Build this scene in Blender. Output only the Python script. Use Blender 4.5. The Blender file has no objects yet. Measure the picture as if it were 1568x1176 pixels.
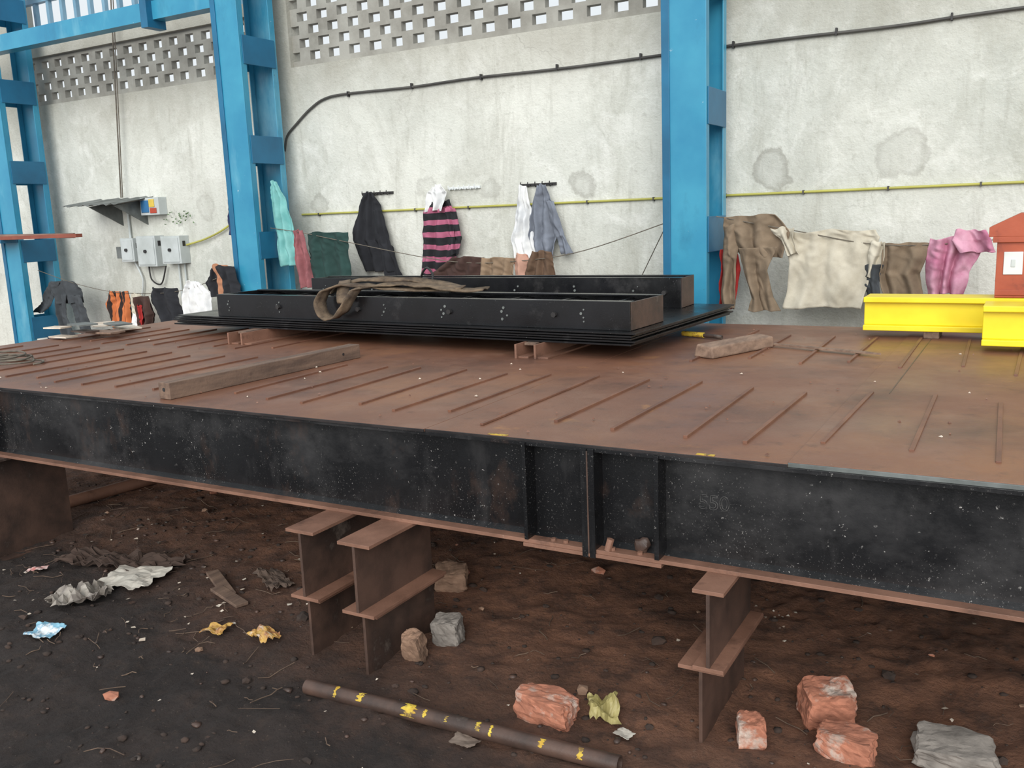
import bpy, bmesh, math, random
from mathutils import Vector, Matrix, noise
random.seed(7)
sc=bpy.context.scene
sc.view_settings.view_transform='Standard'
R=random.uniform
def S(r,g,b):
    return tuple(((c/255)/12.92 if c/255<=.04045 else ((c/255+.055)/1.055)**2.4) for c in (r,g,b))+(1,)
# ---------------------------------------------------------------- materials
def newmat(name):
    m=bpy.data.materials.new(name);m.use_nodes=True
    nt=m.node_tree;b=nt.nodes['Principled BSDF'];return m,nt,b
def N(nt,t,**k):
    n=nt.nodes.new(t)
    for a,v in k.items():setattr(n,a,v)
    return n
def posn(nt,stretch=(1,1,1)):
    g=N(nt,'ShaderNodeNewGeometry');mp=N(nt,'ShaderNodeMapping');mp.inputs['Scale'].default_value=stretch
    nt.links.new(g.outputs['Position'],mp.inputs['Vector']);return mp.outputs[0]
def nz(nt,scale,detail=4,rough=.6,stretch=(1,1,1),dist=0):
    n=N(nt,'ShaderNodeTexNoise');n.inputs['Scale'].default_value=scale;n.inputs['Detail'].default_value=detail
    n.inputs['Roughness'].default_value=rough;n.inputs['Distortion'].default_value=dist
    nt.links.new(posn(nt,stretch),n.inputs['Vector']);return n.outputs[0]
def ramp(nt,fac,lo,hi,a=0,b=1):
    r=N(nt,'ShaderNodeMapRange');r.inputs[1].default_value=lo;r.inputs[2].default_value=hi
    r.inputs[3].default_value=a;r.inputs[4].default_value=b;r.clamp=True
    nt.links.new(fac,r.inputs[0]);return r.outputs[0]
def mix(nt,fac,a,b,mode='MIX'):
    m=N(nt,'ShaderNodeMixRGB',blend_type=mode)
    for i,v in ((0,fac),(1,a),(2,b)):
        if isinstance(v,(tuple,float,int)):m.inputs[i].default_value=v
        else:nt.links.new(v,m.inputs[i])
    return m.outputs[0]
def math_(nt,op,a,b=None):
    m=N(nt,'ShaderNodeMath',operation=op)
    for i,v in ((0,a),(1,b)):
        if v is None:continue
        if isinstance(v,(float,int)):m.inputs[i].default_value=v
        else:nt.links.new(v,m.inputs[i])
    return m.outputs[0]
def bump(nt,b,h,strength,dist=.004):
    n=N(nt,'ShaderNodeBump');n.inputs['Strength'].default_value=strength;n.inputs['Distance'].default_value=dist
    nt.links.new(h,n.inputs['Height']);nt.links.new(n.outputs[0],b.inputs['Normal'])
def M(name,c1,c2=None,scale=4,rough=.6,bmp=.25,bscale=60,metal=0,over=(),rvar=0,st=(1,1,1)):
    m,nt,b=newmat(name)
    if c2 is None:c2=tuple(c*.75 for c in c1[:3])+(1,)
    col=mix(nt,ramp(nt,nz(nt,scale,stretch=st),.35,.65),c1,c2)
    for o in over:
        oc,os,lo,hi,amt=o[:5];ost=o[5] if len(o)>5 else (1,1,1)
        fac=ramp(nt,nz(nt,os,6,.68,ost),lo,hi,0,amt)
        if len(o)>6:fac=math_(nt,'MULTIPLY',fac,ramp(nt,nz(nt,o[6],3),.42,.6))
        col=mix(nt,fac,col,oc)
    nt.links.new(col,b.inputs['Base Color'])
    b.inputs['Metallic'].default_value=metal
    if rvar:
        nt.links.new(ramp(nt,nz(nt,scale*1.7),.3,.7,rough-rvar,rough+rvar),b.inputs['Roughness'])
    else:b.inputs['Roughness'].default_value=rough
    if bmp:bump(nt,b,nz(nt,bscale,6),bmp)
    return m
o1=(1,1,1)
m_deck=M('deck_rust',S(130,90,70),S(110,75,59),1.1,.45,.3,90,over=[(S(156,106,68),1.3,.5,.72,.5),(S(186,134,78),5,.63,.78,.5),(S(146,112,94),3.2,.53,.72,.45),(S(78,57,48),2.2,.52,.7,.5),(S(72,52,44),11,.57,.72,.45),(S(205,180,155),60,.68,.73,.6,o1,3.0),(S(60,44,38),40,.66,.73,.5)],rvar=.12)
m_ridge=M('ridge_rust',S(130,90,70),S(106,72,58),5,.5,.3,120)
m_black=M('black_paint',S(25,25,27),S(13,13,15),1.1,.34,.1,150,over=[(S(92,90,90),1.3,.52,.74,.45,(1,1,1.5)),(S(72,70,70),4.5,.54,.74,.4,(1.6,1,.6)),(S(98,74,62),2.6,.58,.78,.5,(1,1,.6)),(S(200,195,190),150,.62,.67,.55,o1,2.2),(S(215,210,205),55,.66,.69,.8,o1,1.6),(S(5,5,6),7,.58,.72,.7)],rvar=.12)
m_black2=M('black_paint_gloss',S(22,22,25),S(12,12,13),3,.3,.08,150,over=[(S(190,190,190),120,.66,.7,.5,o1,3.0),(S(84,82,82),4,.58,.76,.4)],rvar=.1)
m_blackedge=M('dark_steel_edge',S(52,46,45),S(26,23,24),6,.45,.2,150)
m_rust=M('rust_primer',S(146,108,90),S(116,84,69),5,.46,.25,110,over=[(S(74,54,47),7,.57,.72,.7),(S(190,166,150),60,.66,.72,.4)])
m_rustd=M('rust_dark',S(94,72,62),S(54,44,40),5,.46,.25,110,over=[(S(160,144,132),5,.6,.76,.5)])
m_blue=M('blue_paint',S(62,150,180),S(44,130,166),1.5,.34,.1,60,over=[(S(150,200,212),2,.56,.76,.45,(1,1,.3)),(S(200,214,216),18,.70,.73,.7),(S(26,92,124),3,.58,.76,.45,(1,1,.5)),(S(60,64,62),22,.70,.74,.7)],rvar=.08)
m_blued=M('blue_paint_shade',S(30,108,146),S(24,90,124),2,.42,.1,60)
m_yel=M('yellow_paint',S(246,226,46),S(236,208,30),3,.4,.08,60,over=[(S(190,150,50),30,.68,.74,.4)])
m_ypaint=M('yellow_mark',S(214,190,70),S(190,150,50),30,.6,.1,60,over=[(S(92,66,56),45,.52,.6,.8)])
m_wood=M('old_timber',S(128,104,88),S(92,74,64),3,.8,.5,60,st=(8,1,8),over=[(S(60,46,42),12,.6,.75,.6)])
m_wood2=M('pale_timber',S(150,124,106),S(116,94,80),3,.8,.5,60,st=(8,3,8))
m_strap=M('webbing_sling',S(124,106,86),S(72,60,50),9,.9,.5,160,over=[(S(44,36,32),14,.52,.68,.6)])
m_brick=M('brick_red',S(188,124,98),S(150,98,78),14,.9,.8,45,over=[(S(204,194,182),6,.54,.64,.8),(S(90,62,52),12,.58,.7,.6)])
m_stone=M('stone_grey',S(150,142,134),S(106,100,94),9,.9,.8,40)
m_stoneb=M('stone_brown',S(160,128,106),S(110,86,70),9,.9,.8,40)
m_clod=M('soil_clod',S(74,58,50),S(48,40,36),12,.95,.8,60)
m_twig=M('dry_twig',S(116,96,80),S(80,64,54),12,.9,.3,60)
m_flake=M('pale_flake',S(225,215,200),S(190,170,150),12,.7,.2,60)
m_orange=M('orange_brown_paint',S(180,88,56),S(156,70,46),3,.45,.1,60,over=[(S(96,50,38),12,.6,.75,.5)])
m_white=M('white_label',S(225,228,228),S(200,205,205),3,.5,.05,60)
m_greybox=M('grey_enclosure',S(200,206,206),S(176,182,180),3,.5,.05,60)
m_dark=M('dark_metal',S(52,50,50),S(36,34,34),4,.5,.1,60)
m_galv=M('galvanised_sheet',S(120,124,122),S(86,90,88),6,.5,.2,60)
m_rope=M('rope_fibre',S(120,112,100),S(90,84,76),20,.9,.3,200)
m_pipey=M('yellow_conduit',S(188,184,92),S(168,164,84),3,.5,.05,60)
m_cond=M('dark_conduit',S(84,82,78),S(62,60,58),3,.6,.05,60)
m_con=M('lattice_concrete',S(164,162,154),S(138,135,127),3,.9,.5,50,over=[(S(104,102,92),2,.52,.72,.55)])
m_win=M('window_bluegrey',S(130,166,186),S(110,146,168),3,.5,.05,60)

def wallmat():
    m,nt,b=newmat('plaster_wall')
    col=mix(nt,ramp(nt,nz(nt,.5,5,.65),.35,.68),S(222,222,213),S(194,196,188))
    col=mix(nt,ramp(nt,nz(nt,1.2,9,.74,(1,1,.5),.8),.46,.7,0,.65),col,S(162,161,149))
    col=mix(nt,ramp(nt,nz(nt,3,9,.74,(1,1,1),.6),.51,.68,0,.55),col,S(234,234,228))
    col=mix(nt,ramp(nt,nz(nt,3.2,8,.7,(2.6,1,.3),.3),.55,.74,0,.42),col,S(148,146,134))
    col=mix(nt,ramp(nt,nz(nt,16,6,.7),.56,.72,0,.4),col,S(152,150,138))
    col=mix(nt,ramp(nt,nz(nt,60,3),.68,.73,0,.4),col,S(126,122,112))
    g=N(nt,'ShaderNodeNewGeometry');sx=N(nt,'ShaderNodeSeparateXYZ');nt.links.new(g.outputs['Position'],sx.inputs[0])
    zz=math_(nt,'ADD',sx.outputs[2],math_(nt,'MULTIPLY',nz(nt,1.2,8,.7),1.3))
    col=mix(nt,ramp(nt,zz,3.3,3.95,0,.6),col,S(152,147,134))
    v=N(nt,'ShaderNodeTexVoronoi');v.feature='DISTANCE_TO_EDGE';v.inputs['Scale'].default_value=.55
    dd=N(nt,'ShaderNodeMixRGB',blend_type='ADD');dd.inputs[0].default_value=.4
    nt.links.new(posn(nt),dd.inputs[1]);n0=N(nt,'ShaderNodeTexNoise');n0.inputs['Scale'].default_value=3;n0.inputs['Detail'].default_value=6;nt.links.new(posn(nt),n0.inputs['Vector']);nt.links.new(n0.outputs[1],dd.inputs[2])
    nt.links.new(dd.outputs[0],v.inputs['Vector'])
    crk=ramp(nt,v.outputs['Distance'],0,.004,1,0);msk=ramp(nt,nz(nt,.9,2),.52,.6)
    col=mix(nt,math_(nt,'MULTIPLY',math_(nt,'MULTIPLY',crk,msk),.3),col,S(120,116,108))
    nn=nz(nt,5,6)
    for (cx,cz,rad,am) in [(-1.88,1.97,.15,.9),(-3.53,1.93,.12,.7),(-6.6,1.9,.12,.6),(-.93,2.02,.17,.5),(-5.2,1.98,.10,.4),(0.1,1.95,.15,.5),(-4.5,1.95,.10,.4),(-11.0,1.6,.2,.3),(-8.3,1.9,.13,.4)]:
        vm=N(nt,'ShaderNodeVectorMath',operation='DISTANCE');cb=N(nt,'ShaderNodeCombineXYZ')
        nt.links.new(sx.outputs[0],cb.inputs[0]);nt.links.new(sx.outputs[2],cb.inputs[2])
        nt.links.new(cb.outputs[0],vm.inputs[0]);vm.inputs[1].default_value=(cx,0,cz)
        d=math_(nt,'ADD',vm.outputs['Value'],math_(nt,'MULTIPLY',math_(nt,'SUBTRACT',nn,.5),.28))
        col=mix(nt,ramp(nt,d,rad-.02,rad+.01,.45*am,0),col,S(172,172,164))
        ring=math_(nt,'MULTIPLY',ramp(nt,d,rad-.05,rad-.005,0,1),ramp(nt,d,rad+.0,rad+.02,1,0))
        col=mix(nt,math_(nt,'MULTIPLY',ring,.5*am),col,S(128,124,114))
    nt.links.new(col,b.inputs['Base Color']);b.inputs['Roughness'].default_value=.9
    h=math_(nt,'ADD',nz(nt,4,10,.7),math_(nt,'MULTIPLY',nz(nt,40,5),.3))
    bump(nt,b,h,.55,.035);return m
m_wall=wallmat()
def groundmat():
    m,nt,b=newmat('dirt_floor')
    col=mix(nt,ramp(nt,nz(nt,3,8,.7),.38,.65),S(64,52,47),S(42,35,33))
    col=mix(nt,ramp(nt,nz(nt,12,8,.75),.5,.72,0,.6),col,S(92,72,60))
    g=N(nt,'ShaderNodeNewGeometry');sx=N(nt,'ShaderNodeSeparateXYZ');nt.links.new(g.outputs['Position'],sx.inputs[0])
    e=math_(nt,'ADD',sx.outputs[1],math_(nt,'MULTIPLY',sx.outputs[0],.28))
    e=math_(nt,'ADD',e,math_(nt,'MULTIPLY',nz(nt,1.4,6,.7),1.3))
    col=mix(nt,ramp(nt,e,2.2,3.2,0,.9),col,mix(nt,ramp(nt,nz(nt,7,8,.7),.4,.65),S(166,116,88),S(118,82,64)))
    col=mix(nt,ramp(nt,nz(nt,5,8,.75),.53,.63,0,.55),col,S(54,43,39))
    col=mix(nt,ramp(nt,nz(nt,70,3),.66,.72,0,.45),col,S(150,130,114))
    nt.links.new(col,b.inputs['Base Color']);b.inputs['Roughness'].default_value=.85
    h=math_(nt,'ADD',nz(nt,14,10,.75),math_(nt,'MULTIPLY',nz(nt,60,6),.4))
    bump(nt,b,h,1.0,.045);return m
m_ground=groundmat()
def fabric(name,c,c2=None,over=()):
    return M(name,c,c2 or tuple(x*.7 for x in c[:3])+(1,),6,.95,.35,120,over=over)
def stripes(name,ca,cb,per,axis=2,duty=.5):
    m,nt,b=newmat(name);g=N(nt,'ShaderNodeNewGeometry');sx=N(nt,'ShaderNodeSeparateXYZ');nt.links.new(g.outputs['Position'],sx.inputs[0])
    q=math_(nt,'FRACT',math_(nt,'DIVIDE',math_(nt,'ADD',sx.outputs[axis],math_(nt,'MULTIPLY',nz(nt,4,2),.05)),per))
    nt.links.new(mix(nt,math_(nt,'GREATER_THAN',q,duty),ca,cb),b.inputs['Base Color']);b.inputs['Roughness'].default_value=.95
    bump(nt,b,nz(nt,100,4),.3);return m

# ---------------------------------------------------------------- mesh builder
class MB:
    def __init__(s,name):s.name=name;s.v=[];s.f=[];s.mi=[];s.mats=[];s.sm=[];s.T=Matrix.Identity(4)
    def m(s,mat):
        if mat not in s.mats:s.mats.append(mat)
        return s.mats.index(mat)
    def add(s,vs,fs,mat,smooth=False):
        o=len(s.v);s.v+=[tuple(s.T@Vector(v)) for v in vs];i=s.m(mat)
        for f in fs:s.f.append([o+k for k in f]);s.mi.append(i);s.sm.append(smooth)
    def box(s,x0,x1,y0,y1,z0,z1,mat):
        vs=[(x,y,z) for z in (z0,z1) for y in (y0,y1) for x in (x0,x1)]
        s.add(vs,[(0,2,3,1),(4,5,7,6),(0,1,5,4),(1,3,7,5),(3,2,6,7),(2,0,4,6)],mat)
    def prism(s,prof,axis,a,b,mat):
        def mk(p,t):return {'x':(t,p[0],p[1]),'y':(p[0],t,p[1]),'z':(p[0],p[1],t)}[axis]
        n=len(prof);vs=[mk(p,a) for p in prof]+[mk(p,b) for p in prof]
        fs=[(i,(i+1)%n,n+(i+1)%n,n+i) for i in range(n)]
        fs.append(tuple(range(n-1,-1,-1)));fs.append(tuple(range(n,2*n)));s.add(vs,fs,mat)
    def ibeam(s,axis,c,a,b,z0,z1,w,tf,tw,mat,mflange=None):
        mf=mflange or mat
        def bx(u0,u1,zz0,zz1,mm):
            if axis=='x':s.box(a,b,u0,u1,zz0,zz1,mm)
            else:s.box(u0,u1,a,b,zz0,zz1,mm)
        bx(c-w/2,c+w/2,z0,z0+tf,mf);bx(c-w/2,c+w/2,z1-tf,z1,mf);bx(c-tw/2,c+tw/2,z0+tf,z1-tf,mat)
    def cyl(s,p0,p1,r,mat,n=12,r2=None,cap=True,hollow=0):
        p0=Vector(p0);p1=Vector(p1);d=(p1-p0).normalized();a=d.orthogonal().normalized();b=d.cross(a);r2=r2 or r
        vs=[];
        for p,rr in ((p0,r),(p1,r2)):
            for i in range(n):
                t=2*math.pi*i/n;vs.append(tuple(p+(a*math.cos(t)+b*math.sin(t))*rr))
        fs=[(i,(i+1)%n,n+(i+1)%n,n+i) for i in range(n)]
        s.add(vs,fs,mat,True)
        if hollow:
            ro=r2;ri=r2*.82
            def rg(c,rr):return [tuple(c+(a*math.cos(2*math.pi*i/n)+b*math.sin(2*math.pi*i/n))*rr) for i in range(n)]
            ring=rg(p1,ro)+rg(p1,ri)+rg(p1-d*.1,ri)
            fs=[(i,(i+1)%n,n+(i+1)%n,n+i) for i in range(n)]+[(n+i,n+(i+1)%n,2*n+(i+1)%n,2*n+i) for i in range(n)]+[tuple(range(2*n,3*n))]
            s.add(ring,fs,mat);s.add(vs[:n],[tuple(range(n-1,-1,-1))],mat)
        elif cap:s.add(vs,[tuple(range(n-1,-1,-1)),tuple(range(n,2*n))],mat)
    def tube(s,pts,r,mat,n=8):
        pts=[Vector(p) for p in pts];k=len(pts);vs=[];up=None
        for i,p in enumerate(pts):
            d=(pts[min(i+1,k-1)]-pts[max(i-1,0)]).normalized()
            if up is None:up=d.orthogonal().normalized()
            up=(up-d*up.dot(d)).normalized();b=d.cross(up)
            for j in range(n):
                t=2*math.pi*j/n;vs.append(tuple(p+(up*math.cos(t)+b*math.sin(t))*r))
        fs=[(i*n+j,i*n+(j+1)%n,(i+1)*n+(j+1)%n,(i+1)*n+j) for i in range(k-1) for j in range(n)]
        s.add(vs,fs,mat,True);s.add(vs[:n],[tuple(range(n-1,-1,-1))],mat);s.add(vs[-n:],[tuple(range(n))],mat)
    def blob(s,c,size,mat,sub=2,amp=.25,fr=2.0,seed=0,flat=False):
        bm=bmesh.new();bmesh.ops.create_icosphere(bm,subdivisions=sub,radius=1)
        vs=[]
        for v in bm.verts:
            p=v.co.copy();q=p*(1+amp*noise.noise(p*fr+Vector((seed*3.1,seed*1.7,seed))))
            vs.append((c[0]+q.x*size[0],c[1]+q.y*size[1],c[2]+q.z*size[2]))
        fs=[[v.index for v in f.verts] for f in bm.faces];bm.free();s.add(vs,fs,mat,not flat)
    def done(s,bevel=0,solid=0,sub=0):
        me=bpy.data.meshes.new(s.name);me.from_pydata(s.v,[],s.f)
        for mt in s.mats:me.materials.append(mt)
        for p,i,k in zip(me.polygons,s.mi,s.sm):p.material_index=i;p.use_smooth=k
        me.update();o=bpy.data.objects.new(s.name,me);sc.collection.objects.link(o)
        if solid:
            md=o.modifiers.new('solid','SOLIDIFY');md.thickness=solid
        if bevel:
            md=o.modifiers.new('bev','BEVEL');md.width=bevel;md.segments=2;md.limit_method='ANGLE'
        return o
def spline(pts,n=8):
    pts=[Vector(p) for p in pts];out=[]
    for i in range(len(pts)-1):
        p0=pts[max(i-1,0)];p1=pts[i];p2=pts[i+1];p3=pts[min(i+2,len(pts)-1)]
        for k in range(n):
            t=k/n;out.append(.5*((2*p1)+(p2-p0)*t+(2*p0-5*p1+4*p2-p3)*t*t+(3*p1-p0-3*p2+p3)*t**3))
    out.append(pts[-1]);return out
def gz(x,y):
    return .028*noise.noise(Vector((x*1.6,y*1.6,0)))+.018*noise.noise(Vector((x*6,y*6,3)))+.011*noise.noise(Vector((x*18,y*18,7)))

# ---------------------------------------------------------------- floor
def axis(lo,a,b,hi,fine,coarse):
    r=[];t=lo
    while t<a-1e-6:r.append(t);t+=coarse
    t=a
    while t<b-1e-6:r.append(t);t+=fine
    t=b
    while t<=hi+1e-6:r.append(t);t+=coarse
    return r
xs=axis(-16,-6,.8,6,.022,.4);ys=axis(-3,1.2,4.2,12,.022,.3)
mb=MB('floor')
mb.add([(x,y,gz(x,y)+(.006*noise.noise(Vector((x*45,y*45,2))) if -6<x<.8 else 0)) for y in ys for x in xs],[(j*len(xs)+i,j*len(xs)+i+1,(j+1)*len(xs)+i+1,(j+1)*len(xs)+i) for j in range(len(ys)-1) for i in range(len(xs)-1)],m_ground,True)
mb.done()

# ---------------------------------------------------------------- back wall with brick lattice
W=7.5
mb=MB('wall_back')
mb.box(-13.5,4,W,W+.25,-.3,3.28,m_wall)
piers=[(-13.5,-11.36),(-7.35,-6.84),(-2.6,-2.0)]
for a,b in piers: mb.box(a,b,W,W+.25,3.28,5.4,m_wall)
mb.box(-11.36,-7.35,W,W+.25,3.86,3.99,m_wall)
mb.box(-11.36,-7.35,W,W+.25,5.1,5.4,m_wall)
mb.box(-6.84,-2.6,W,W+.25,4.45,5.4,m_wall)
mb.box(-2.0,4,W,W+.25,3.28,5.4,m_wall)
def lattice(x0,x1,z0,z1):
    ya,yb=W+.05,W+.125
    rowp=.128;hh=.088;pw=.26;hw=.135
    z=z0;k=0
    mb.box(x0,x1,ya,yb,z,z+.06,m_con);z+=.06
    while z+hh<z1-.03:
        off=(k%2)*pw/2;x=x0-pw+off+.1
        while x<x1:
            a,b=max(x+R(-.008,.008),x0),min(x+pw-hw+R(-.008,.008),x1)
            if b>a:mb.box(a,b,ya,yb,z,z+hh,m_con)
            x+=pw
        z+=hh;mb.box(x0,x1,ya,yb,z,min(z+rowp-hh,z1),m_con);z+=rowp-hh;k+=1
    if z<z1:mb.box(x0,x1,ya,yb,z,z1,m_con)
lattice(-11.36,-7.35,3.28,3.86)
lattice(-6.84,-2.6,3.28,4.45)
mb.done()
mb=MB('window_1')
x=-11.3
while x<-7.36:
    mb.box(x,x+.05,W+.05,W+.1,3.99,5.1,m_win);x+=.26
for z in (3.99,4.5,5.04):mb.box(-11.36,-7.35,W+.04,W+.11,z,z+.06,m_win)
mb.done()

# ---------------------------------------------------------------- blue laced columns
def column(cx,w=.33,y0=6.8,y1=7.3):
    mb=MB('blue_steel_column')
    a,b=cx-w/2,cx+w/2
    mb.box(a,b,y0,y0+.014,0,5.4,m_blue)
    mb.box(a,a+.012,y0+.014,y0+.075,0,5.4,m_blue);mb.box(b-.012,b,y0+.014,y0+.075,0,5.4,m_blue)
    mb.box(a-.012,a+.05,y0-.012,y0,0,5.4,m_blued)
    mb.box(a,b,y1-.014,y1,0,5.4,m_blue)
    mb.box(a,a+.012,y1-.075,y1-.014,0,5.4,m_blue);mb.box(b-.012,b,y1-.075,y1-.014,0,5.4,m_blue)
    z=.41
    while z<5.2:
        for xx in (a-.01,b):
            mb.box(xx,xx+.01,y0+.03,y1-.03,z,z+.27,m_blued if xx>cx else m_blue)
        z+=.945
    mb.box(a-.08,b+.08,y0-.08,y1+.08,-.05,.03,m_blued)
    for sx in (a-.04,b+.04):
        for yy in (y0-.03,y1+.03):mb.cyl((sx,yy,.03),(sx,yy,.07),.02,m_dark,8)
    return mb.done(bevel=.003)
column(-2.36);column(-7.0);column(-10.97)
mb=MB('blue_tie_beam')
mb.ibeam('x',6.87,-13.4,-7.17,3.80,3.98,.14,.012,.01,m_blued,m_blue)
mb.box(-13.4,-7.17,6.79,6.8,3.8,3.98,m_blue)
mb.box(-8.1,-8.0,6.72,6.95,3.72,4.1,m_blued)
mb.done()

# ---------------------------------------------------------------- wall services
mb=MB('yellow_pipe')
mb.cyl((-6.83,W-.02,1.785),(4,W-.02,1.775),.010,m_pipey,8)
x=-6.6
while x<3.9:mb.box(x,x+.012,W-.034,W,1.763,1.795,m_cond);x+=.62
mb.done()
mb=MB('black_conduit')
mb.tube(spline([(-7.0,W-.02,2.45),(-6.95,W-.02,2.6),(-6.8,W-.02,2.72),(-6.6,W-.02,2.85),(-6.4,W-.02,2.93),(-6.1,W-.02,2.95),(-5.3,W-.02,2.935),(-4.6,W-.02,2.945),(-3.6,W-.02,2.93),(-2,W-.02,2.94),(-1,W-.02,2.93),(0,W-.02,2.945),(4,W-.02,2.95)],6),.012,m_cond)
x=-6.1
while x<3.9:mb.box(x,x+.014,W-.036,W,2.92,2.97,m_dark);x+=.78
mb.done()
def pegs(x0,x1,z,n,mat):
    mb=MB('coat_peg_rail');mb.box(x0,x1,W-.02,W,z-.012,z+.012,mat)
    for i in range(n):
        xx=x0+(x1-x0)*(i+.5)/n
        mb.tube([(xx,W-.02,z),(xx,W-.06,z-.02),(xx,W-.075,z),(xx,W-.07,z+.025)],.005,mat,6)
    mb.done()
pegs(-6.0,-5.62,1.96,5,m_dark);pegs(-4.17,-3.8,1.955,5,m_dark);pegs(-4.95,-4.6,1.965,6,m_white)
mb=MB('electrical_isolator_box')
for (a,b,z0,z1) in ((-9.66,-9.43,1.32,1.6),(-9.37,-9.04,1.26,1.62),(-8.94,-8.62,1.29,1.61)):
    mb.box(a,b,W-.14,W,z0,z1,m_greybox);mb.box(a+.02,b-.02,W-.15,W-.14,z0+.02,z1-.02,m_greybox)
    mb.cyl(((a+b)/2,W-.15,(z0+z1)/2),((a+b)/2,W-.17,(z0+z1)/2),.02,m_dark,10)
    mb.box(b-.03,b+.005,W-.1,W-.06,z1-.12,z1-.06,m_dark)
mb.box(-9.8,-9.66,W-.1,W,1.36,1.5,m_galv)
mb.cyl((-9.6,W-.03,1.6),(-9.6,W-.03,2.0),.015,m_greybox,8)
mb.tube(spline([(-9.3,W-.05,1.26),(-9.25,W-.07,1.1),(-9.1,W-.06,1.05),(-9.0,W-.05,1.26)],6),.01,m_dark)
mb.tube(spline([(-8.62,W-.04,1.5),(-8.3,W-.05,1.56),(-8.0,W-.04,1.66),(-7.6,W-.04,1.85)],6),.012,m_pipey)
mb.cyl((-8.7,W-.03,1.29),(-8.7,W-.03,.8),.012,m_greybox,8);mb.cyl((-8.8,W-.03,1.29),(-8.8,W-.03,.8),.012,m_greybox,8)
mb.tube(spline([(-9.5,W-.04,.9),(-9.45,W-.04,1.1),(-9.56,W-.04,1.32)],6),.012,m_greybox)
mb.done(bevel=.004)
mb=MB('switch_box')
mb.box(-9.25,-8.93,W-.12,W,1.86,2.06,m_greybox)
mb.box(-9.23,-9.1,W-.13,W-.12,1.89,2.03,M('switch_blue',S(60,120,170)));mb.box(-9.09,-9.0,W-.13,W-.12,1.95,2.04,M('switch_yellow',S(230,200,90)));mb.box(-9.08,-8.97,W-.13,W-.12,1.88,1.94,M('switch_red',S(190,80,60)))
mb.done(bevel=.004)
mb=MB('sheet_canopy')
n=24
vs=[];
for j in range(2):
    for i in range(n+1):
        vs.append((-10.15+1.0*i/n,W-.5*j,2.07-.075*j+.008*math.sin(i*math.pi/2)+.006*math.sin(i*2.2)))
mb.add(vs,[(i,i+1,n+2+i,n+1+i) for i in range(n)],m_galv)
mb.prism([(W,2.05),(W-.45,1.98),(W,1.75)],'x',-9.75,-9.735,m_galv);mb.prism([(W,2.05),(W-.45,1.98),(W,1.75)],'x',-9.3,-9.285,m_galv)
mb.done(solid=.006)
mb=MB('hanging_wire');mb.cyl((-9.35,W-.1,4.6),(-9.6,W-.1,2.08),.008,m_rope,6);mb.cyl((-9.31,W-.1,4.6),(-9.57,W-.1,2.08),.006,m_rope,6);mb.done()
mb=MB('wall_creeper')
ml=M('creeper_green',S(110,136,98))
for (cx,cz,s) in ((-8.7,1.82,.24),(-3.95,3.62,.1)):
    for i in range(46):
        p=(cx+R(-s,s),W-.03,cz+R(-s*.3,s*.3));a=R(0,6);mb.add([(p[0],p[1],p[2]),(p[0]+.03*math.cos(a),p[1]-.015,p[2]+.02*math.sin(a)),(p[0]+.04*math.cos(a+.5),p[1],p[2]+.03*math.sin(a+.5))],[(0,1,2)],ml)
mb.done()
mb=MB('red_steel_rod_on_brackets')
mb.cyl((-12.5,6.72,1.70),(-9.6,6.72,1.66),.028,m_rust,10);mb.box(-11.0,-9.4,6.6,6.68,1.64,1.68,M('red_oxide',S(150,80,62)))
mb.box(-11.1,-10.8,6.58,6.79,1.60,1.64,m_blued);mb.done()

# ---------------------------------------------------------------- ropes and laundry
r1=spline([(-6.83,7.0,1.66),(-6.4,7.0,1.6),(-5.85,7.0,1.5),(-4.65,7.0,1.30),(-3.9,7.0,1.30),(-3.3,7.0,1.38),(-2.54,7.0,1.60)],6)
r2=spline([(-2.18,7.0,1.62),(-1.6,7.0,1.50),(-.96,7.0,1.38),(-.3,7.0,1.40),(.6,7.0,1.5),(3,7.0,1.9)],6)
r3=spline([(-10.8,7.0,1.25),(-10,7.0,1.07),(-9.2,7.0,.98),(-8.2,7.0,1.02),(-7.18,7.0,1.3)],6)
mb=MB('clothes_line')
for r in (r1,r2,r3):mb.tube(r,.004,m_rope,6)
mb.cyl((-2.54,6.95,1.62),(-3.05,7.45,1.0),.004,m_rope,6);mb.done()
def sheet(mb,prof,y,mat,folds=4,amp=.03,ph=0,nx=44,nzr=44,lean=0):
    vs=[]
    for j in range(nzr+1):
        t=j/nzr*(len(prof)-1);i=min(int(t),len(prof)-2);q=t-i;q=q*q*(3-2*q)*.5+q*.5
        z=prof[i][0]*(1-q)+prof[i+1][0]*q;xl=prof[i][1]*(1-q)+prof[i+1][1]*q;xr=prof[i][2]*(1-q)+prof[i+1][2]*q
        for k in range(nx+1):
            u=k/nx;X=xl+(xr-xl)*u
            nn=noise.noise(Vector((xl*3+u*2.5,z*2.2,ph*2)));n2=noise.noise(Vector((X*10,z*6,ph*3)))
            n3=abs(noise.noise(Vector((X*14+z*9,z*12-X*5,ph*5))))
            xx=X+.018*noise.noise(Vector((u*2.5,z*8,ph)))
            yy=y+lean*j/nzr+amp*(.35+.65*j/nzr)*math.sin(2*math.pi*folds*u+ph+3*nn)+amp*.8*nn+.022*n2+.024*n3
            zz=z+.02*noise.noise(Vector((u*3+ph,ph,j*.05)))
            vs.append((xx,min(yy,7.485),zz))
    w=nx+1
    mb.add(vs,[(j*w+k,j*w+k+1,(j+1)*w+k+1,(j+1)*w+k) for j in range(nzr) for k in range(nx)],mat,True)
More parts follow.
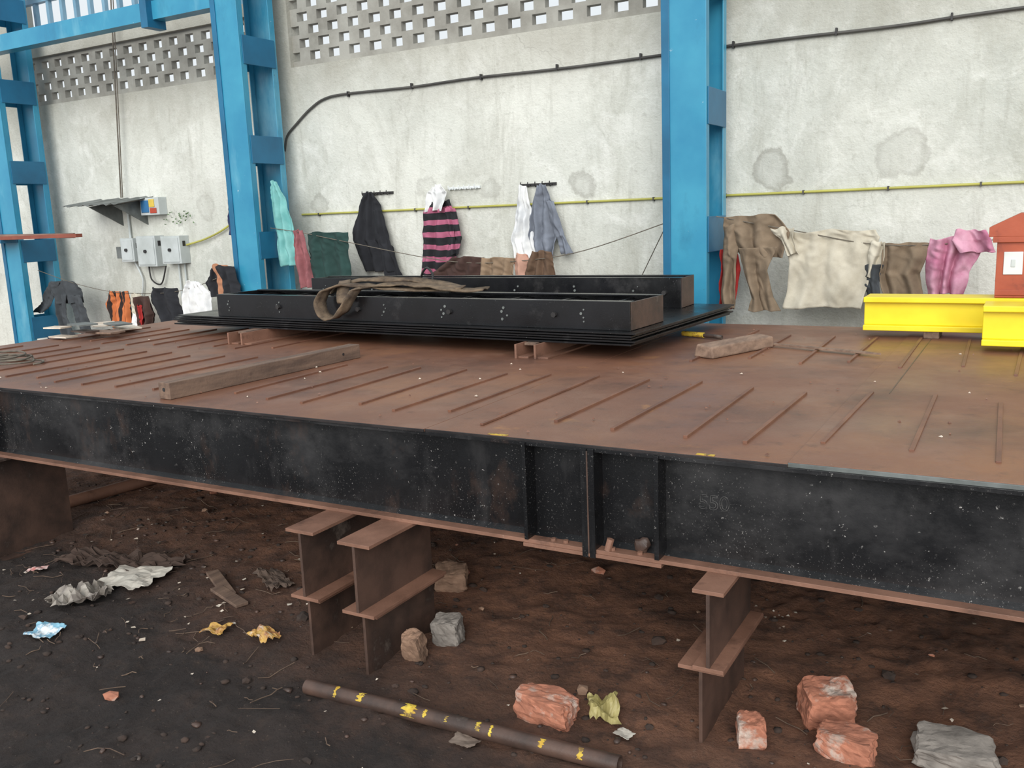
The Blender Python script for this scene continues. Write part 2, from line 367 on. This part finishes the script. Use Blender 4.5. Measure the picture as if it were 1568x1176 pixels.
def cloth(name,parts):
    mb=MB(name)
    for i,p in enumerate(parts):
        prof,y,mat=p[:3];kw=p[3] if len(p)>3 else {}
        kw.setdefault('ph',i*1.3+len(name)*.7);sheet(mb,prof,y,mat,**kw)
    return mb.done(solid=.005)
f_teal=fabric('fabric_teal',S(136,194,190),S(108,172,170));f_pk=fabric('fabric_dusty_pink',S(158,98,102));f_green=fabric('fabric_dark_green',S(40,68,64))
f_black=fabric('fabric_black',S(40,41,46));f_white=fabric('fabric_white',S(236,236,234),S(212,214,216));f_grey=fabric('fabric_grey',S(128,134,146))
f_brown=fabric('fabric_brown',S(112,88,70));f_khaki=fabric('fabric_khaki',S(152,128,104));f_dkbrown=fabric('fabric_dark_brown',S(76,54,48))
f_cream=fabric('fabric_cream',S(204,197,180),S(182,174,156));f_tan=fabric('fabric_tan',S(136,118,98));f_pink=fabric('fabric_pink',S(214,162,182),S(186,116,144))
f_red=fabric('fabric_red',S(176,46,44));f_blue=fabric('fabric_blue_check',S(62,76,112),S(42,48,80));f_lb=fabric('fabric_light_blue',S(104,146,176));f_dgrey=fabric('fabric_dark_grey',S(70,74,78))
f_or=stripes('fabric_orange_black',S(196,112,66),S(44,34,32),.09,0,.55);f_str=stripes('fabric_pink_black_stripe',S(172,96,122),S(34,34,38),.118,2,.42)
cloth('teal_towel',[([(2.12,-6.82,-6.72),(1.95,-6.82,-6.62),(1.6,-6.82,-6.54),(1.27,-6.80,-6.5)],7.03,f_teal,dict(folds=2.5,amp=.03))])
cloth('pink_towel',[([(1.63,-6.52,-6.40),(1.4,-6.54,-6.34),(1.05,-6.52,-6.30)],6.99,f_pk,dict(folds=2,amp=.03))])
cloth('green_cloth',[([(1.6,-6.36,-5.84),(1.4,-6.36,-5.84),(1.05,-6.34,-5.84)],7.0,f_green,dict(folds=3,amp=.03))])
cloth('black_jacket',[([(1.97,-5.9,-5.82),(1.85,-6.02,-5.74),(1.5,-6.12,-5.72),(1.42,-6.1,-5.62),(1.18,-6.0,-5.6)],7.42,f_black,dict(folds=3,amp=.035)),([(1.8,-5.82,-5.72),(1.4,-5.75,-5.6),(1.1,-5.7,-5.5),(.95,-5.66,-5.5)],7.4,f_black,dict(folds=1))])
cloth('striped_shirt',[([(1.86,-5.1,-4.9),(1.75,-5.2,-4.86),(1.5,-5.24,-4.84),(1.14,-5.28,-4.9)],7.41,f_str,dict(folds=2.5,amp=.03)),([(2.0,-5.06,-4.96),(1.92,-5.13,-4.9),(1.76,-5.16,-4.96)],7.37,f_white,dict(folds=2)),([(1.78,-4.93,-4.84),(1.5,-4.88,-4.78),(1.35,-4.88,-4.8)],7.38,f_str,dict(folds=1,amp=.02))])
cloth('white_towel',[([(1.95,-4.15,-4.06),(1.75,-4.18,-4.02),(1.45,-4.24,-4.0),(1.24,-4.18,-3.97)],7.41,f_white,dict(folds=2.5,amp=.03))])
cloth('grey_shirt',[([(1.95,-3.96,-3.86),(1.8,-4.0,-3.8),(1.5,-4.06,-3.76),(1.3,-4.02,-3.8)],7.4,f_grey,dict(folds=2.5,amp=.03)),([(1.8,-3.86,-3.78),(1.5,-3.78,-3.68),(1.33,-3.72,-3.6)],7.38,f_grey,dict(folds=1,amp=.02))])
cloth('brown_trousers',[([(1.34,-4.62,-4.3),(1.2,-4.85,-4.3),(.75,-4.85,-4.4)],7.0,f_dkbrown,dict(folds=3))])
cloth('khaki_trousers',[([(1.33,-4.32,-3.98),(1.15,-4.34,-4.0),(.75,-4.36,-4.02)],7.0,f_khaki,dict(folds=3))])
cloth('peach_cloth',[([(1.36,-3.98,-3.86),(1.15,-4.0,-3.86),(.8,-3.99,-3.88)],7.0,fabric('fabric_peach',S(206,160,140)),dict(folds=1))])
cloth('brown_trousers',[([(1.38,-3.8,-3.62),(1.2,-3.88,-3.58),(.75,-3.86,-3.6)],7.0,f_brown,dict(folds=3))])
cloth('khaki_work_trousers',[([(1.62,-2.12,-1.72),(1.5,-2.12,-1.62),(1.3,-2.0,-1.66)],6.99,f_tan,dict(folds=2.5,amp=.04)),([(1.55,-2.13,-2.0),(1.3,-2.13,-2.02),(.9,-2.14,-2.04)],7.0,f_tan,dict(folds=1)),([(1.38,-2.0,-1.7),(1.2,-1.96,-1.78),(1.0,-1.9,-1.74),(.9,-1.92,-1.68)],6.97,f_tan,dict(folds=1.5))])
cloth('pale_shirt',[([(1.52,-1.76,-1.58),(1.45,-1.7,-1.58),(1.32,-1.62,-1.54)],6.96,f_cream,dict(folds=1.5,amp=.02))])
cloth('cream_vest',[([(1.49,-1.62,-1.02),(1.44,-1.63,-.98),(1.25,-1.62,-1.03),(.92,-1.66,-1.10)],7.0,f_cream,dict(folds=2.5,amp=.016)),([(1.40,-1.04,-.95),(1.3,-1.06,-.96),(1.15,-1.08,-1.0)],6.98,f_cream,dict(folds=1))])
cloth('tan_shirt',[([(1.39,-.96,-.66),(1.3,-.97,-.68),(1.18,-1.0,-.72),(.95,-.93,-.7)],7.0,f_tan,dict(folds=2.5)),([(1.25,-1.08,-.96),(1.1,-1.1,-.98),(.98,-1.06,-.98)],6.98,f_dgrey,dict(folds=1))])
cloth('pink_towel',[([(1.42,-.67,-.36),(1.33,-.68,-.34),(1.2,-.69,-.4),(1.03,-.67,-.44)],6.98,f_pink,dict(folds=3.5,amp=.04)),([(1.47,-.5,-.32),(1.4,-.52,-.28),(1.32,-.46,-.26)],6.92,f_pink,dict(folds=1.5,amp=.04))])
cloth('red_cloth',[([(1.36,-2.17,-2.06),(1.2,-2.18,-2.02),(.9,-2.18,-2.08)],7.1,f_red,dict(folds=2))])
cloth('blue_check_shirt',[([(2.2,-7.35,-7.2),(2.0,-7.42,-7.2),(1.6,-7.46,-7.2)],7.05,f_blue,dict(folds=2)),([(1.62,-7.4,-7.2),(1.45,-7.42,-7.19),(1.25,-7.36,-7.2)],7.03,f_lb,dict(folds=1.5))])
cloth('black_trousers',[([(1.12,-10.55,-10.1),(1.0,-10.6,-10.0),(.85,-10.5,-10.0)],7.0,f_dgrey,dict(folds=2,amp=.05)),([(1.1,-10.6,-10.4),(.85,-10.85,-10.62),(.72,-11.0,-10.8)],7.0,f_dgrey,dict(folds=1)),([(.95,-10.5,-10.25),(.7,-10.5,-10.3),(.45,-10.4,-10.2)],6.98,f_dgrey,dict(folds=1)),([(.95,-10.22,-9.98),(.7,-10.15,-9.95),(.45,-10.15,-9.92)],6.98,f_dgrey,dict(folds=1))])
cloth('orange_patterned_cloth',[([(1.0,-9.5,-9.15),(.85,-9.55,-9.12),(.55,-9.48,-9.1)],7.0,f_or,dict(folds=3,amp=.04))])
cloth('white_cloth',[([(.98,-9.1,-8.95),(.8,-9.12,-8.9),(.5,-9.1,-8.95)],7.0,f_cream,dict(folds=1)),([(.75,-9.05,-8.7),(.6,-9.1,-8.7),(.45,-9.0,-8.75)],6.96,f_white,dict(folds=2,amp=.05)),([(.95,-8.98,-8.7),(.75,-8.95,-8.65),(.6,-8.9,-8.7)],6.93,f_dkbrown,dict(folds=2,amp=.05)),([(.85,-8.9,-8.8),(.7,-8.92,-8.8),(.6,-8.9,-8.85)],6.9,f_red,dict(folds=1))])
cloth('black_jacket',[([(1.04,-8.7,-8.3),(.9,-8.78,-8.3),(.7,-8.6,-8.26),(.5,-8.5,-8.3)],6.98,f_black,dict(folds=2,amp=.05))])
cloth('white_shirt',[([(1.12,-8.15,-7.95),(1.0,-8.25,-7.8),(.8,-8.24,-7.8),(.5,-8.2,-7.85)],6.98,f_white,dict(folds=4,amp=.04))])
cloth('black_cloth',[([(1.25,-7.75,-7.6),(1.1,-7.85,-7.5),(.95,-7.8,-7.5)],6.98,f_black,dict(folds=2,amp=.04))])
cloth('brown_cloth',[([(1.3,-7.65,-7.45),(1.15,-7.62,-7.3),(.9,-7.6,-7.3)],6.92,fabric('fabric_rust_orange',S(196,140,108)),dict(folds=2,amp=.04))])
cloth('black_cloth',[([(1.3,-7.35,-7.12),(1.1,-7.3,-7.05),(.9,-7.3,-7.05)],6.7,f_black,dict(folds=2,amp=.03))])

# ---------------------------------------------------------------- welding table / platform
Z=.922
mb=MB('steel_platform')
XL=-6.42;XR=1.7
t=.012
mb.box(XL,-1.97,2.725,6.0,Z-t,Z,m_deck);mb.box(-1.97,-.63,2.735,6.0,Z-t,Z-.001,m_deck);mb.box(-.63,XR,2.745,6.0,Z-t,Z+.003,m_deck)
mb.box(XL,-1.97,2.720,2.726,Z-t,Z-.001,m_blackedge);mb.box(-1.97,-.63,2.730,2.736,Z-t,Z-.002,m_blackedge);mb.box(-.63,XR,2.738,2.746,Z-t,Z+.001,m_galv)
zb=.535;zt=Z-t
def girder(y,front=True):
    mb.box(XL,XR,y-.07,y+.07,zt-.014,zt,m_black)
    mb.box(XL,XR,y-.005,y+.005,zb+.014,zt-.014,m_black)
    mb.box(XL,XR,y-.07,y+.07,zb,zb+.014,m_rust)
    mb.add([(XL,y-.025,zb+.014),(XR,y-.025,zb+.014),(XR,y-.005,zb+.03),(XL,y-.005,zb+.03)],[(0,1,2,3)],m_black)
for y in (2.8,3.9,4.95,5.93):girder(y)
for x in (-6.3,-4.6,-2.9,-1.3,.2,1.6):
    mb.box(x-.005,x+.005,2.81,5.92,zb+.15,zt-.01,m_rustd);mb.box(x-.05,x+.05,2.88,5.9,zb+.14,zb+.15,m_rustd)
for x,th in ((-1.545,.014),(-1.312,.022),(-1.284,.022),(-1.05,.016),(-4.9,.012)):
    dz=.03 if th>.018 else 0
    mb.box(x-th/2,x+th/2,2.722,2.796,zb+.014-dz,zt-.002,m_black)
mb.box(-1.3005,-1.2955,2.721,2.73,zb,zt-.01,m_rustd)
mb.box(-1.56,-1.035,2.724,2.86,zb-.013,zb,m_rust)
for zx in (-1.22,-1.12,-1.45,-1.4):mb.cyl((zx,2.75,zb+.012),(zx,2.75,zb+.024),.01,m_rust,6)
mb.cyl((-1.235,2.74,zb+.014),(-1.225,2.745,zb+.055),.013,m_rust,8)
mb.blob((-1.12,2.775,.575),(.03,.018,.028),m_rustd,2,.5)
x=1.4
while x>-6.3:
    j=R(-.02,.02)
    y0=2.95+R(-.04,.06);y1=3.86+R(-.05,.07)
    mb.T=Matrix.Translation((x+j,3.4,Z))@Matrix.Rotation(R(-.02,.03),4,'Z')
    mb.box(-.0075,.0075,y0-3.4,y1-3.4,-.002,.009,m_ridge)
    if x>-1.6 or x<-4.2:
        mb.T=Matrix.Translation((x+j+.03,5,Z))@Matrix.Rotation(R(-.02,.03),4,'Z')
        mb.box(-.0075,.0075,(4.55 if x>-2 else 4.15)-5+R(-.1,.1),(5.6 if x>-2 else 4.9)-5+R(-.1,.1),-.002,.009,m_ridge)
    x-=.245
mb.T=Matrix.Identity(4)
mb.box(-1.8,-1.785,2.85,3.75,Z,Z+.008,m_ridge)
mb.box(-.5,-.495,3.9,5.9,Z+.002,Z+.0045,m_rustd)
for (x0,x1) in ((-1.70,-1.62),(-.92,-.86)):mb.box(x0,x1,2.7375,2.755,Z-.001,Z+.0008,m_ypaint)
def stub(x,y0,y1,z0,z1,w,mat=m_rust,web=m_rustd):
    mb.ibeam('y',x,y0,y1,z0,z1,w,.013,.012,web,mat)
stub(-2.42,2.49,2.96,.25,zb,.14);stub(-2.42,2.51,2.96,-.06,.25,.12)
stub(-2.13,2.46,2.94,.25,zb,.15);stub(-2.13,2.49,2.94,-.06,.25,.13)
stub(-.83,2.58,3.05,.265,zb,.10);stub(-.86,2.60,3.08,-.06,.262,.15)
stub(-4.78,2.55,3.1,-.02,zb,.16,m_rustd);
for x in (-6.2,-4.4,-2.3,-.5,1.4):stub(x,5.6,6.1,-.05,zb,.14);stub(x,4.7,5.2,-.05,zb,.14)
stub(1.2,2.5,3,-.05,zb,.14)
plat=mb.done(bevel=.0015)
cu=bpy.data.curves.new('scribed_mark','FONT');cu.body='550';cu.size=.07;cu.extrude=.0004;cu.fill_mode='NONE';cu.bevel_depth=.0008
cu.materials.append(M('chalk_grey',S(104,102,100),S(50,50,50),40,.8,0))
to=bpy.data.objects.new('scribed_mark',cu);sc.collection.objects.link(to);to.parent=plat
to.rotation_euler=(math.radians(90),0,0);to.location=(-.93,2.7938,.725)

# ---------------------------------------------------------------- plate stack with packing channels
mb=MB('steel_plate_stack')
def rotbox(mb,cx,cy,ang,lx,ly,z0,z1,mat):
    mb.T=Matrix.Translation((cx,cy,0))@Matrix.Rotation(ang,4,'Z');mb.box(-lx/2,lx/2,-ly/2,ly/2,z0,z1,mat);mb.T=Matrix.Identity(4)
for x in (-4.58,-2.38):
    for dx in (-.09,.03):
        mb.box(x+dx,x+dx+.012,4.30,5.8,Z,1.0,m_rust);mb.box(x+dx+.012,x+dx+.075,4.32,5.8,Z,Z+.01,m_rust)
    mb.box(x-.07,x+.0,4.38,5.8,.985,.999,m_wood)
z=1.0
for i in range(5):
    rotbox(mb,-3.62+R(-.02,.02),5.24+R(-.015,.015),math.radians(-3.2+R(-.25,.25)),3.72,1.48,z,z+.009,m_black2);z+=.0145
mb.box(-5,-2.2,4.9,5.5,1.0,z-.004,m_blackedge)
ztop=z-.005
mb.done(bevel=.001)
def frame(name,cx,cy,ang,lx,ly,z0,h,ribs):
    mb=MB(name);mb.T=Matrix.Translation((cx,cy,0))@Matrix.Rotation(ang,4,'Z')
    a,b=-lx/2,lx/2;c,d=-ly/2,ly/2
    mb.box(a,b,c,c+.008,z0,z0+h,m_black2);mb.box(a,b,c+.008,c+.06,z0,z0+.01,m_black2);mb.box(a,b,c+.008,c+.06,z0+h-.01,z0+h,m_black2)
    mb.box(a,b,d-.008,d,z0,z0+h,m_black2);mb.box(a,b,d-.06,d-.008,z0,z0+.01,m_black2);mb.box(a,b,d-.06,d-.008,z0+h-.01,z0+h,m_black2)
    mb.box(b-.008,b+.004,c+.01,d-.01,z0+.002,z0+h-.003,m_rustd);mb.box(a-.004,a+.008,c+.01,d-.01,z0+.002,z0+h-.003,m_black2)
    for i in range(ribs):
        xx=a+(b-a)*(i+.5)/ribs
        mb.box(xx-.004,xx+.004,c+.01,d-.01,z0+.01,z0+h-.02,m_black2);mb.box(xx-.05,xx+.05,c+.01,d-.01,z0+h-.035,z0+h-.027,m_black2)
        if i%2:mb.cyl((xx+.08,c-.0,z0+h*.5),(xx+.08,c-.018,z0+h*.5),.016,m_dark,6)
    for i in range(7):
        xx=a+(b-a)*(i+.35+R(-.1,.1))/7
        for k in range(4):
            q=R(-.02,.02);mb.cyl((xx+q,c,z0+h*(.28+.14*k)),(xx+q,c-.004,z0+h*(.28+.14*k)),R(.004,.009),m_galv,6)
    mb.T=Matrix.Identity(4);return mb.done(bevel=.0015)
frame('channel_frame',-3.46,4.765,math.radians(-2.6),3.23,.44,ztop,.155,9)
frame('channel_frame',-3.50,5.70,math.radians(.6),3.06,.26,ztop,.195,8)
mb=MB('webbing_sling')
def ribbon(pts,wv,w,mat,n=6):
    P=spline(pts,n);Wv=spline(wv,n) if len(wv)>1 else [Vector(wv[0])]*len(P);vs=[]
    for i,(p,q) in enumerate(zip(P,Wv)):
        q=q.normalized()
        for s_ in (-.5,-.17,.17,.5):
            vs.append(tuple(p+q*w*s_+Vector((0,0,.014*noise.noise(Vector((i*.35,s_*3,w*9)))))))
    mb.add(vs,[(4*i+k,4*i+k+1,4*i+k+5,4*i+k+4) for i in range(len(P)-1) for k in range(3)],mat,True)
zf=ztop+.167
ribbon([(-3.2,5.0,zf),(-3.5,4.8,zf+.02),(-3.7,4.66,zf+.05),(-3.84,4.56,zf+.07),(-3.95,4.5,zf+.04),(-4.01,4.49,zf-.04),(-3.98,4.48,zf-.12),(-3.9,4.48,zf-.145),(-3.81,4.48,zf-.1),(-3.76,4.49,zf-.02),(-3.72,4.56,zf+.04),(-3.6,4.75,zf+.05),(-3.4,4.85,zf+.03),(-3.2,4.82,zf+.01),(-3.0,4.9,zf+.005)],
       [(.3,1,.1)]*3+[(.2,1,.1)]*2+[(.35,1,.05)]*4+[(.2,1,0)]*2+[(0,1,.1)]*4,.09,m_strap)
ribbon([(-4.1,4.75,zf),(-4.0,4.7,zf+.05),(-3.8,4.72,zf+.08),(-3.55,4.85,zf+.07),(-3.35,4.95,zf+.03),(-3.15,4.85,zf+.02)],[(.1,1,.2)],.09,m_strap)
ribbon([(-4.15,4.9,zf),(-4.05,4.8,zf+.06),(-3.9,4.62,zf+.07),(-3.84,4.52,zf+.0),(-3.82,4.5,zf-.05)],[(1,.4,.1)],.08,m_strap)
mb.done(solid=.009)
mb=MB('black_hose')
mb.tube(spline([(-3.75,5.25,zf),(-3.7,5.2,zf+.08),(-3.62,5.15,zf+.13),(-3.54,5.1,zf+.09),(-3.5,5.05,zf+.02),(-3.3,4.97,zf-.01)],6),.008,m_dark);mb.done()

mb=MB('timber_baulk')
mb.T=Matrix.Translation((-3.44,3.44,Z+.001))@Matrix.Rotation(-.055,4,'Z')
mb.box(-.04,.04,-.65,.64,0,.078,m_wood);mb.cyl((.04,.5,.04),(.042,.5,.04),.008,m_dark,8);mb.cyl((-.0,-.65,.045),(0,-.652,.045),.01,m_dark,8)
mb.T=Matrix.Identity(4);mb.done(bevel=.006)
mb=MB('wood_block')
mb.T=Matrix.Translation((-1.40,4.82,Z+.001))@Matrix.Rotation(-.38,4,'Z')
mb.prism([(-.065,0),(.065,0),(.06,.06),(-.045,.07)],'y',-.26,.26,m_wood2);mb.T=Matrix.Identity(4);mb.done(bevel=.008)
mb=MB('steel_scriber')
mb.T=Matrix.Translation((-1.02,4.97,Z+.012))@Matrix.Rotation(-.35,4,'Z')
mb.prism([(-.33,-.008),(.12,-.022),(.26,-.022),(.38,0),(.26,.022),(.12,.022),(-.33,.008)],'z',0,.008,m_wood2)
mb.T=Matrix.Identity(4);mb.done()
mb=MB('yellow_handled_chisel')
mb.cyl((-1.87,5.33,Z+.02),(-1.72,5.28,Z+.02),.016,m_ypaint,8);mb.cyl((-1.72,5.28,Z+.02),(-1.6,5.25,Z+.015),.012,m_rustd,8);mb.done()
mb=MB('wire_coil')
pts=[]
for i in range(90):
    a=i*.28;pts.append((-5.35+(.17+.02*math.sin(i*.9))*math.cos(a)-.002*i,3.25+(.12+.02*math.sin(i*.7))*math.sin(a),Z+.012+.0006*i))
mb.tube(pts,.006,m_rope,6);mb.done()
mb=MB('steel_offcut_pile')
for i in range(9):
    mb.T=Matrix.Translation((-6.15+R(-.15,.15),4.35+R(-.35,.35),Z+.002+.012*i))@Matrix.Rotation(R(-.6,.6),4,'Z')
    mb.box(-R(.08,.2),R(.08,.2),-R(.04,.1),R(.04,.1),0,.011,random.choice([m_galv,m_rustd,m_flake,m_wood2]))
mb.T=Matrix.Identity(4);mb.done()
mb=MB('deck_scale_chips')
for i in range(150):
    x,y=R(-5.5,1.2),R(2.78,5.9);a=R(0,6);s=R(.003,.009)
    if -5.3<x<-1.7 and y>4.3:continue
    zz=Z+.004
    mb.add([(x+s*math.cos(a),y+s*math.sin(a),zz),(x+s*math.cos(a+2),y+s*math.sin(a+2),zz),(x+s*1.6*math.cos(a+4),y+s*math.sin(a+4),zz),(x,y,zz+.006)],[(0,1,3),(1,2,3),(2,0,3)],random.choice([m_flake,m_ridge,m_ridge]))
mb.done()

mb=MB('yellow_steel_beam')
mb.ibeam('x',5.63,-.86,2.6,.965,1.155,.22,.03,.14,m_yel)
for x in (-.5,.6,1.6):mb.box(x-.04,x+.04,5.53,5.73,Z+.003,.965,m_wood)
mb.done(bevel=.004)
mb=MB('yellow_steel_beam')
mb.ibeam('x',5.2,-.23,2.4,.96,1.16,.24,.03,.15,m_yel)
for x in (0.1,1.5):mb.box(x-.04,x+.04,5.1,5.3,Z+.003,.96,m_wood)
mb.done(bevel=.004)
mb=MB('orange_control_box')
mb.box(-.2,.16,5.54,5.74,1.157,1.47,m_orange);mb.box(-.22,.18,5.52,5.76,1.45,1.48,m_orange)
mb.prism([(-.24,1.48),(.2,1.48),(.2,1.53),(.1,1.6),(-.1,1.6),(-.24,1.53)],'y',5.52,5.76,m_orange)
mb.box(-.165,-.075,5.534,5.54,1.28,1.40,m_white)
mb.box(-.13,-.11,5.53,5.534,1.32,1.36,m_greybox)
mb.box(-.2,.16,5.532,5.54,1.17,1.2,m_orange)
mb.done(bevel=.005)

# ---------------------------------------------------------------- ground objects
def P0(x,y,dz=0):return (x,y,gz(x,y)+dz)
mb=MB('rusty_pipe')
a=P0(-2.25,2.29,.03);b=P0(-1.03,2.34,.03)
mb.cyl(a,b,.028,m_rustd,20,hollow=1)
va,vb=Vector(a),Vector(b)
for q,wd in ((.12,.012),(.21,.025),(.38,.05),(.43,.012),(.5,.01),(.6,.016),(.64,.01),(.79,.018),(.9,.016)):
    p=va.lerp(vb,q);d=(vb-va).normalized()*wd/2
    n=12;vs=[];t0=R(-.2,.5);t1=R(1.2,1.8)
    for s_ in (-1,1):
        for i in range(n):
            t=t0+(t1-t0)*i/(n-1);vs.append(tuple(p+d*s_*R(.3,1.5)+Vector((0,-math.cos(t),math.sin(t)))*.0287))
    mb.add(vs,[(i,i+1,n+i+1,n+i) for i in range(n-1)],m_ypaint,True)
mb.done()
mb=MB('rusty_pipe');mb.cyl(P0(-5.25,3.15,.04),P0(-5.1,4.3,.04),.04,m_rust,14,hollow=1);mb.done()
def brick(x,y,l,w,h,ang,seed,tilt=0,name='broken_brick',mat=m_brick):
    mb=MB(name);bm=bmesh.new();bmesh.ops.create_cube(bm,size=1);bmesh.ops.subdivide_edges(bm,edges=bm.edges,cuts=9,use_grid_fill=True)
    T=Matrix.Translation((x,y,gz(x,y)+h/2-.006))@Matrix.Rotation(ang,4,'Z')@Matrix.Rotation(tilt,4,'X')
    vs=[]
    for v in bm.verts:
        p=v.co.copy();r=p.length/.866
        q=p*(1-.12*max(0,r-.78)/.22)
        q=q*(1+.16*noise.noise(p*2.5+Vector((seed,0,0)))+.08*noise.noise(p*7+Vector((seed,5,0)))+.05*noise.noise(p*16+Vector((seed,5,9))))
        vs.append(tuple(T@Vector((q.x*l,q.y*w,q.z*h))))
    mb.add(vs,[[v.index for v in f.verts] for f in bm.faces],mat);bm.free();mb.done()
brick(-1.38,2.52,.2,.11,.10,-.1,1);brick(-.53,2.92,.16,.13,.13,.5,2,.2);brick(-.44,2.74,.17,.1,.085,-.1,3);brick(-.72,2.68,.085,.09,.09,.4,4)
brick(-2.3,3.33,.14,.12,.11,.5,5,.2,'rubble_stone',m_stoneb);brick(-2.0,2.85,.11,.1,.11,.2,6,.1,'rubble_stone',m_stone);brick(-2.03,2.66,.075,.07,.12,.1,7,.3,'rubble_stone',m_stoneb)
brick(-.14,2.86,.22,.15,.08,.1,8,.1,'rubble_stone',m_stone)
def crumple(name,x,y,w,d,amp,mat,ang,seed,n=14,lift=.012):
    mb=MB(name);T=Matrix.Rotation(ang,4,'Z');vs=[]
    for j in range(n+1):
        for i in range(n+1):
            u,v=(i/n-.5)*w,(j/n-.5)*d
            e=1+.25*noise.noise(Vector((i*.4+seed,j*.4,1)))
            p=T@Vector((u*e,v*e,0));X,Y=x+p.x,y+p.y
            k=abs(noise.noise(Vector((u*14+seed,v*14,seed))))+.5*abs(noise.noise(Vector((u*34,v*34+seed,2))))
            vs.append((X,Y,gz(X,Y)+lift+amp*k))
    w1=n+1;mb.add(vs,[(j*w1+i,j*w1+i+1,(j+1)*w1+i+1,(j+1)*w1+i) for j in range(n) for i in range(n)],mat);mb.done(solid=.002)
pw_=M('waste_paper',S(206,200,188),S(180,172,160),8,.8,.2,60,over=[(S(110,92,80),10,.58,.72,.6)])
crumple('waste_paper_sheet',-3.78,2.72,.28,.26,.02,pw_,.3,1,lift=.03)
crumple('plastic_bag',-3.80,2.45,.17,.26,.10,M('dirty_plastic',S(158,150,140),S(96,86,80),12,.4,.3,60),-.4,2)
crumple('blue_packet',-3.6,2.15,.13,.11,.03,M('packet_blue',S(150,196,212),S(50,120,160),14,.35,.2,60,over=[(S(226,230,230),14,.5,.58,.9)]),.3,3)
ypk=M('packet_yellow',S(206,166,84),S(140,90,56),26,.45,.2,60,over=[(S(200,190,176),20,.55,.65,.7)])
crumple('yellow_packet',-2.93,2.48,.11,.08,.04,ypk,.2,4);crumple('yellow_packet',-2.7,2.53,.12,.09,.05,ypk,-.3,5)
crumple('yellow_plastic_scrap',-1.21,2.62,.10,.12,.06,M('scrap_olive_yellow',S(178,166,108),S(140,128,80),10,.5,.3,60),.5,6)
crumple('paper_scrap',-1.1,2.54,.06,.045,.01,pw_,-.3,7);crumple('cardboard_scrap',-1.55,2.27,.09,.06,.01,M('card_grey',S(128,112,100)),-.1,8)
crumple('red_packet',-4.35,2.6,.10,.06,.03,M('packet_red',S(180,80,70),S(210,200,195),20,.5,.2,60),.4,9)
crumple('dark_rag',-4.05,2.86,.7,.22,.05,fabric('fabric_dirty_rag',S(76,60,52)),.15,10,n=30)
crumple('dark_rag',-3.1,3.0,.3,.12,.04,fabric('fabric_dirty_rag2',S(96,80,70)),-.5,11)
mb=MB('broken_plank')
for (x,y,l,a) in ((-3.3,2.85,.32,-.5),(-3.15,2.76,.26,-.3)):
    mb.T=Matrix.Translation(P0(x,y,.014))@Matrix.Rotation(a,4,'Z')@Matrix.Rotation(.03,4,'Y');mb.box(-l/2,l/2,-.03,.03,0,.015,m_wood)
mb.T=Matrix.Identity(4);mb.done(bevel=.002)
mb=MB('ground_litter')
for i in range(1800):
    x,y=R(-5.8,.7),1.4+2.9*random.random()
    s=.003+.013*random.random()**3
    mb.blob(P0(x,y,s*.2),(s*R(.8,1.6),s*R(.8,1.4),s*.6),random.choice([m_clod,m_clod,m_clod,m_clod,m_rustd]),1,.6,2,i,False)
for i in range(70):
    x,y=R(-5.5,.5),R(1.9,4.1);s=.010+.02*random.random()**2
    mb.blob(P0(x,y,s*.3),(s*R(.8,1.5),s,s*.6),random.choice([m_brick,m_stoneb,m_clod,m_clod,m_clod]),1,.6,2,i+50,True)
for i in range(190):
    x,y=R(-5.5,.5),R(1.8,4.0);a=R(0,6);s=R(.003,.011)
    if i>150:x=R(-4.8,-2.8);y=R(2.1,3.4);s=R(.006,.02)
    elif i>120:x=R(-1.05,-.8);y=R(3.5,3.7);s=R(.004,.009)
    z=gz(x,y)+.010
    mb.add([(x+s*math.cos(a+k*1.57)*R(.6,1.3),y+s*math.sin(a+k*1.57),z+R(0,.006)) for k in range(4)],[(0,1,2,3)],m_flake if i%3 else m_rustd)
for i in range(260):
    x,y=R(-5.3,.4),R(1.6,3.9)
    if i>130:x=R(-5,-2.2);y=R(2.0,3.8)
    a=R(0,6.28);l=R(.03,.16)
    p=[P0(x+l*(k/3-.5)*math.cos(a)+R(-.01,.01),y+l*(k/3-.5)*math.sin(a)+R(-.01,.01),.005+R(0,.01)) for k in range(4)]
    mb.tube(p,R(.001,.0024),m_twig,5)
mb.done()

# ---------------------------------------------------------------- light
w=bpy.data.worlds.new('overcast');sc.world=w;w.use_nodes=True
bg=w.node_tree.nodes['Background'];bg.inputs[0].default_value=(.9,.96,1,1);bg.inputs[1].default_value=.93
sun=bpy.data.lights.new('soft_daylight','SUN');sun.energy=2.8;sun.angle=math.radians(45);sun.color=(1,.985,.95)
so=bpy.data.objects.new('soft_daylight',sun);sc.collection.objects.link(so)
so.rotation_euler=Vector((-.3,.85,-.40)).to_track_quat('-Z','Y').to_euler()

# ---------------------------------------------------------------- camera
L=Vector((-2464,-160,1400)).normalized();D=Vector((306,7540,1400)).normalized();D=(D-L*D.dot(L)).normalized();B=-(L.cross(D))
right=Vector((-L.x,B.x,-D.x));up=-Vector((-L.y,B.y,-D.y));back=-Vector((-L.z,B.z,-D.z))
cam=bpy.data.cameras.new('camera');cam.sensor_width=36;cam.lens=36*1400/1568;cam.clip_start=.05
co=bpy.data.objects.new('camera',cam);sc.collection.objects.link(co)
co.matrix_world=Matrix(((right.x,up.x,back.x,0),(right.y,up.y,back.y,0),(right.z,up.z,back.z,1.7),(0,0,0,1)))
sc.camera=co
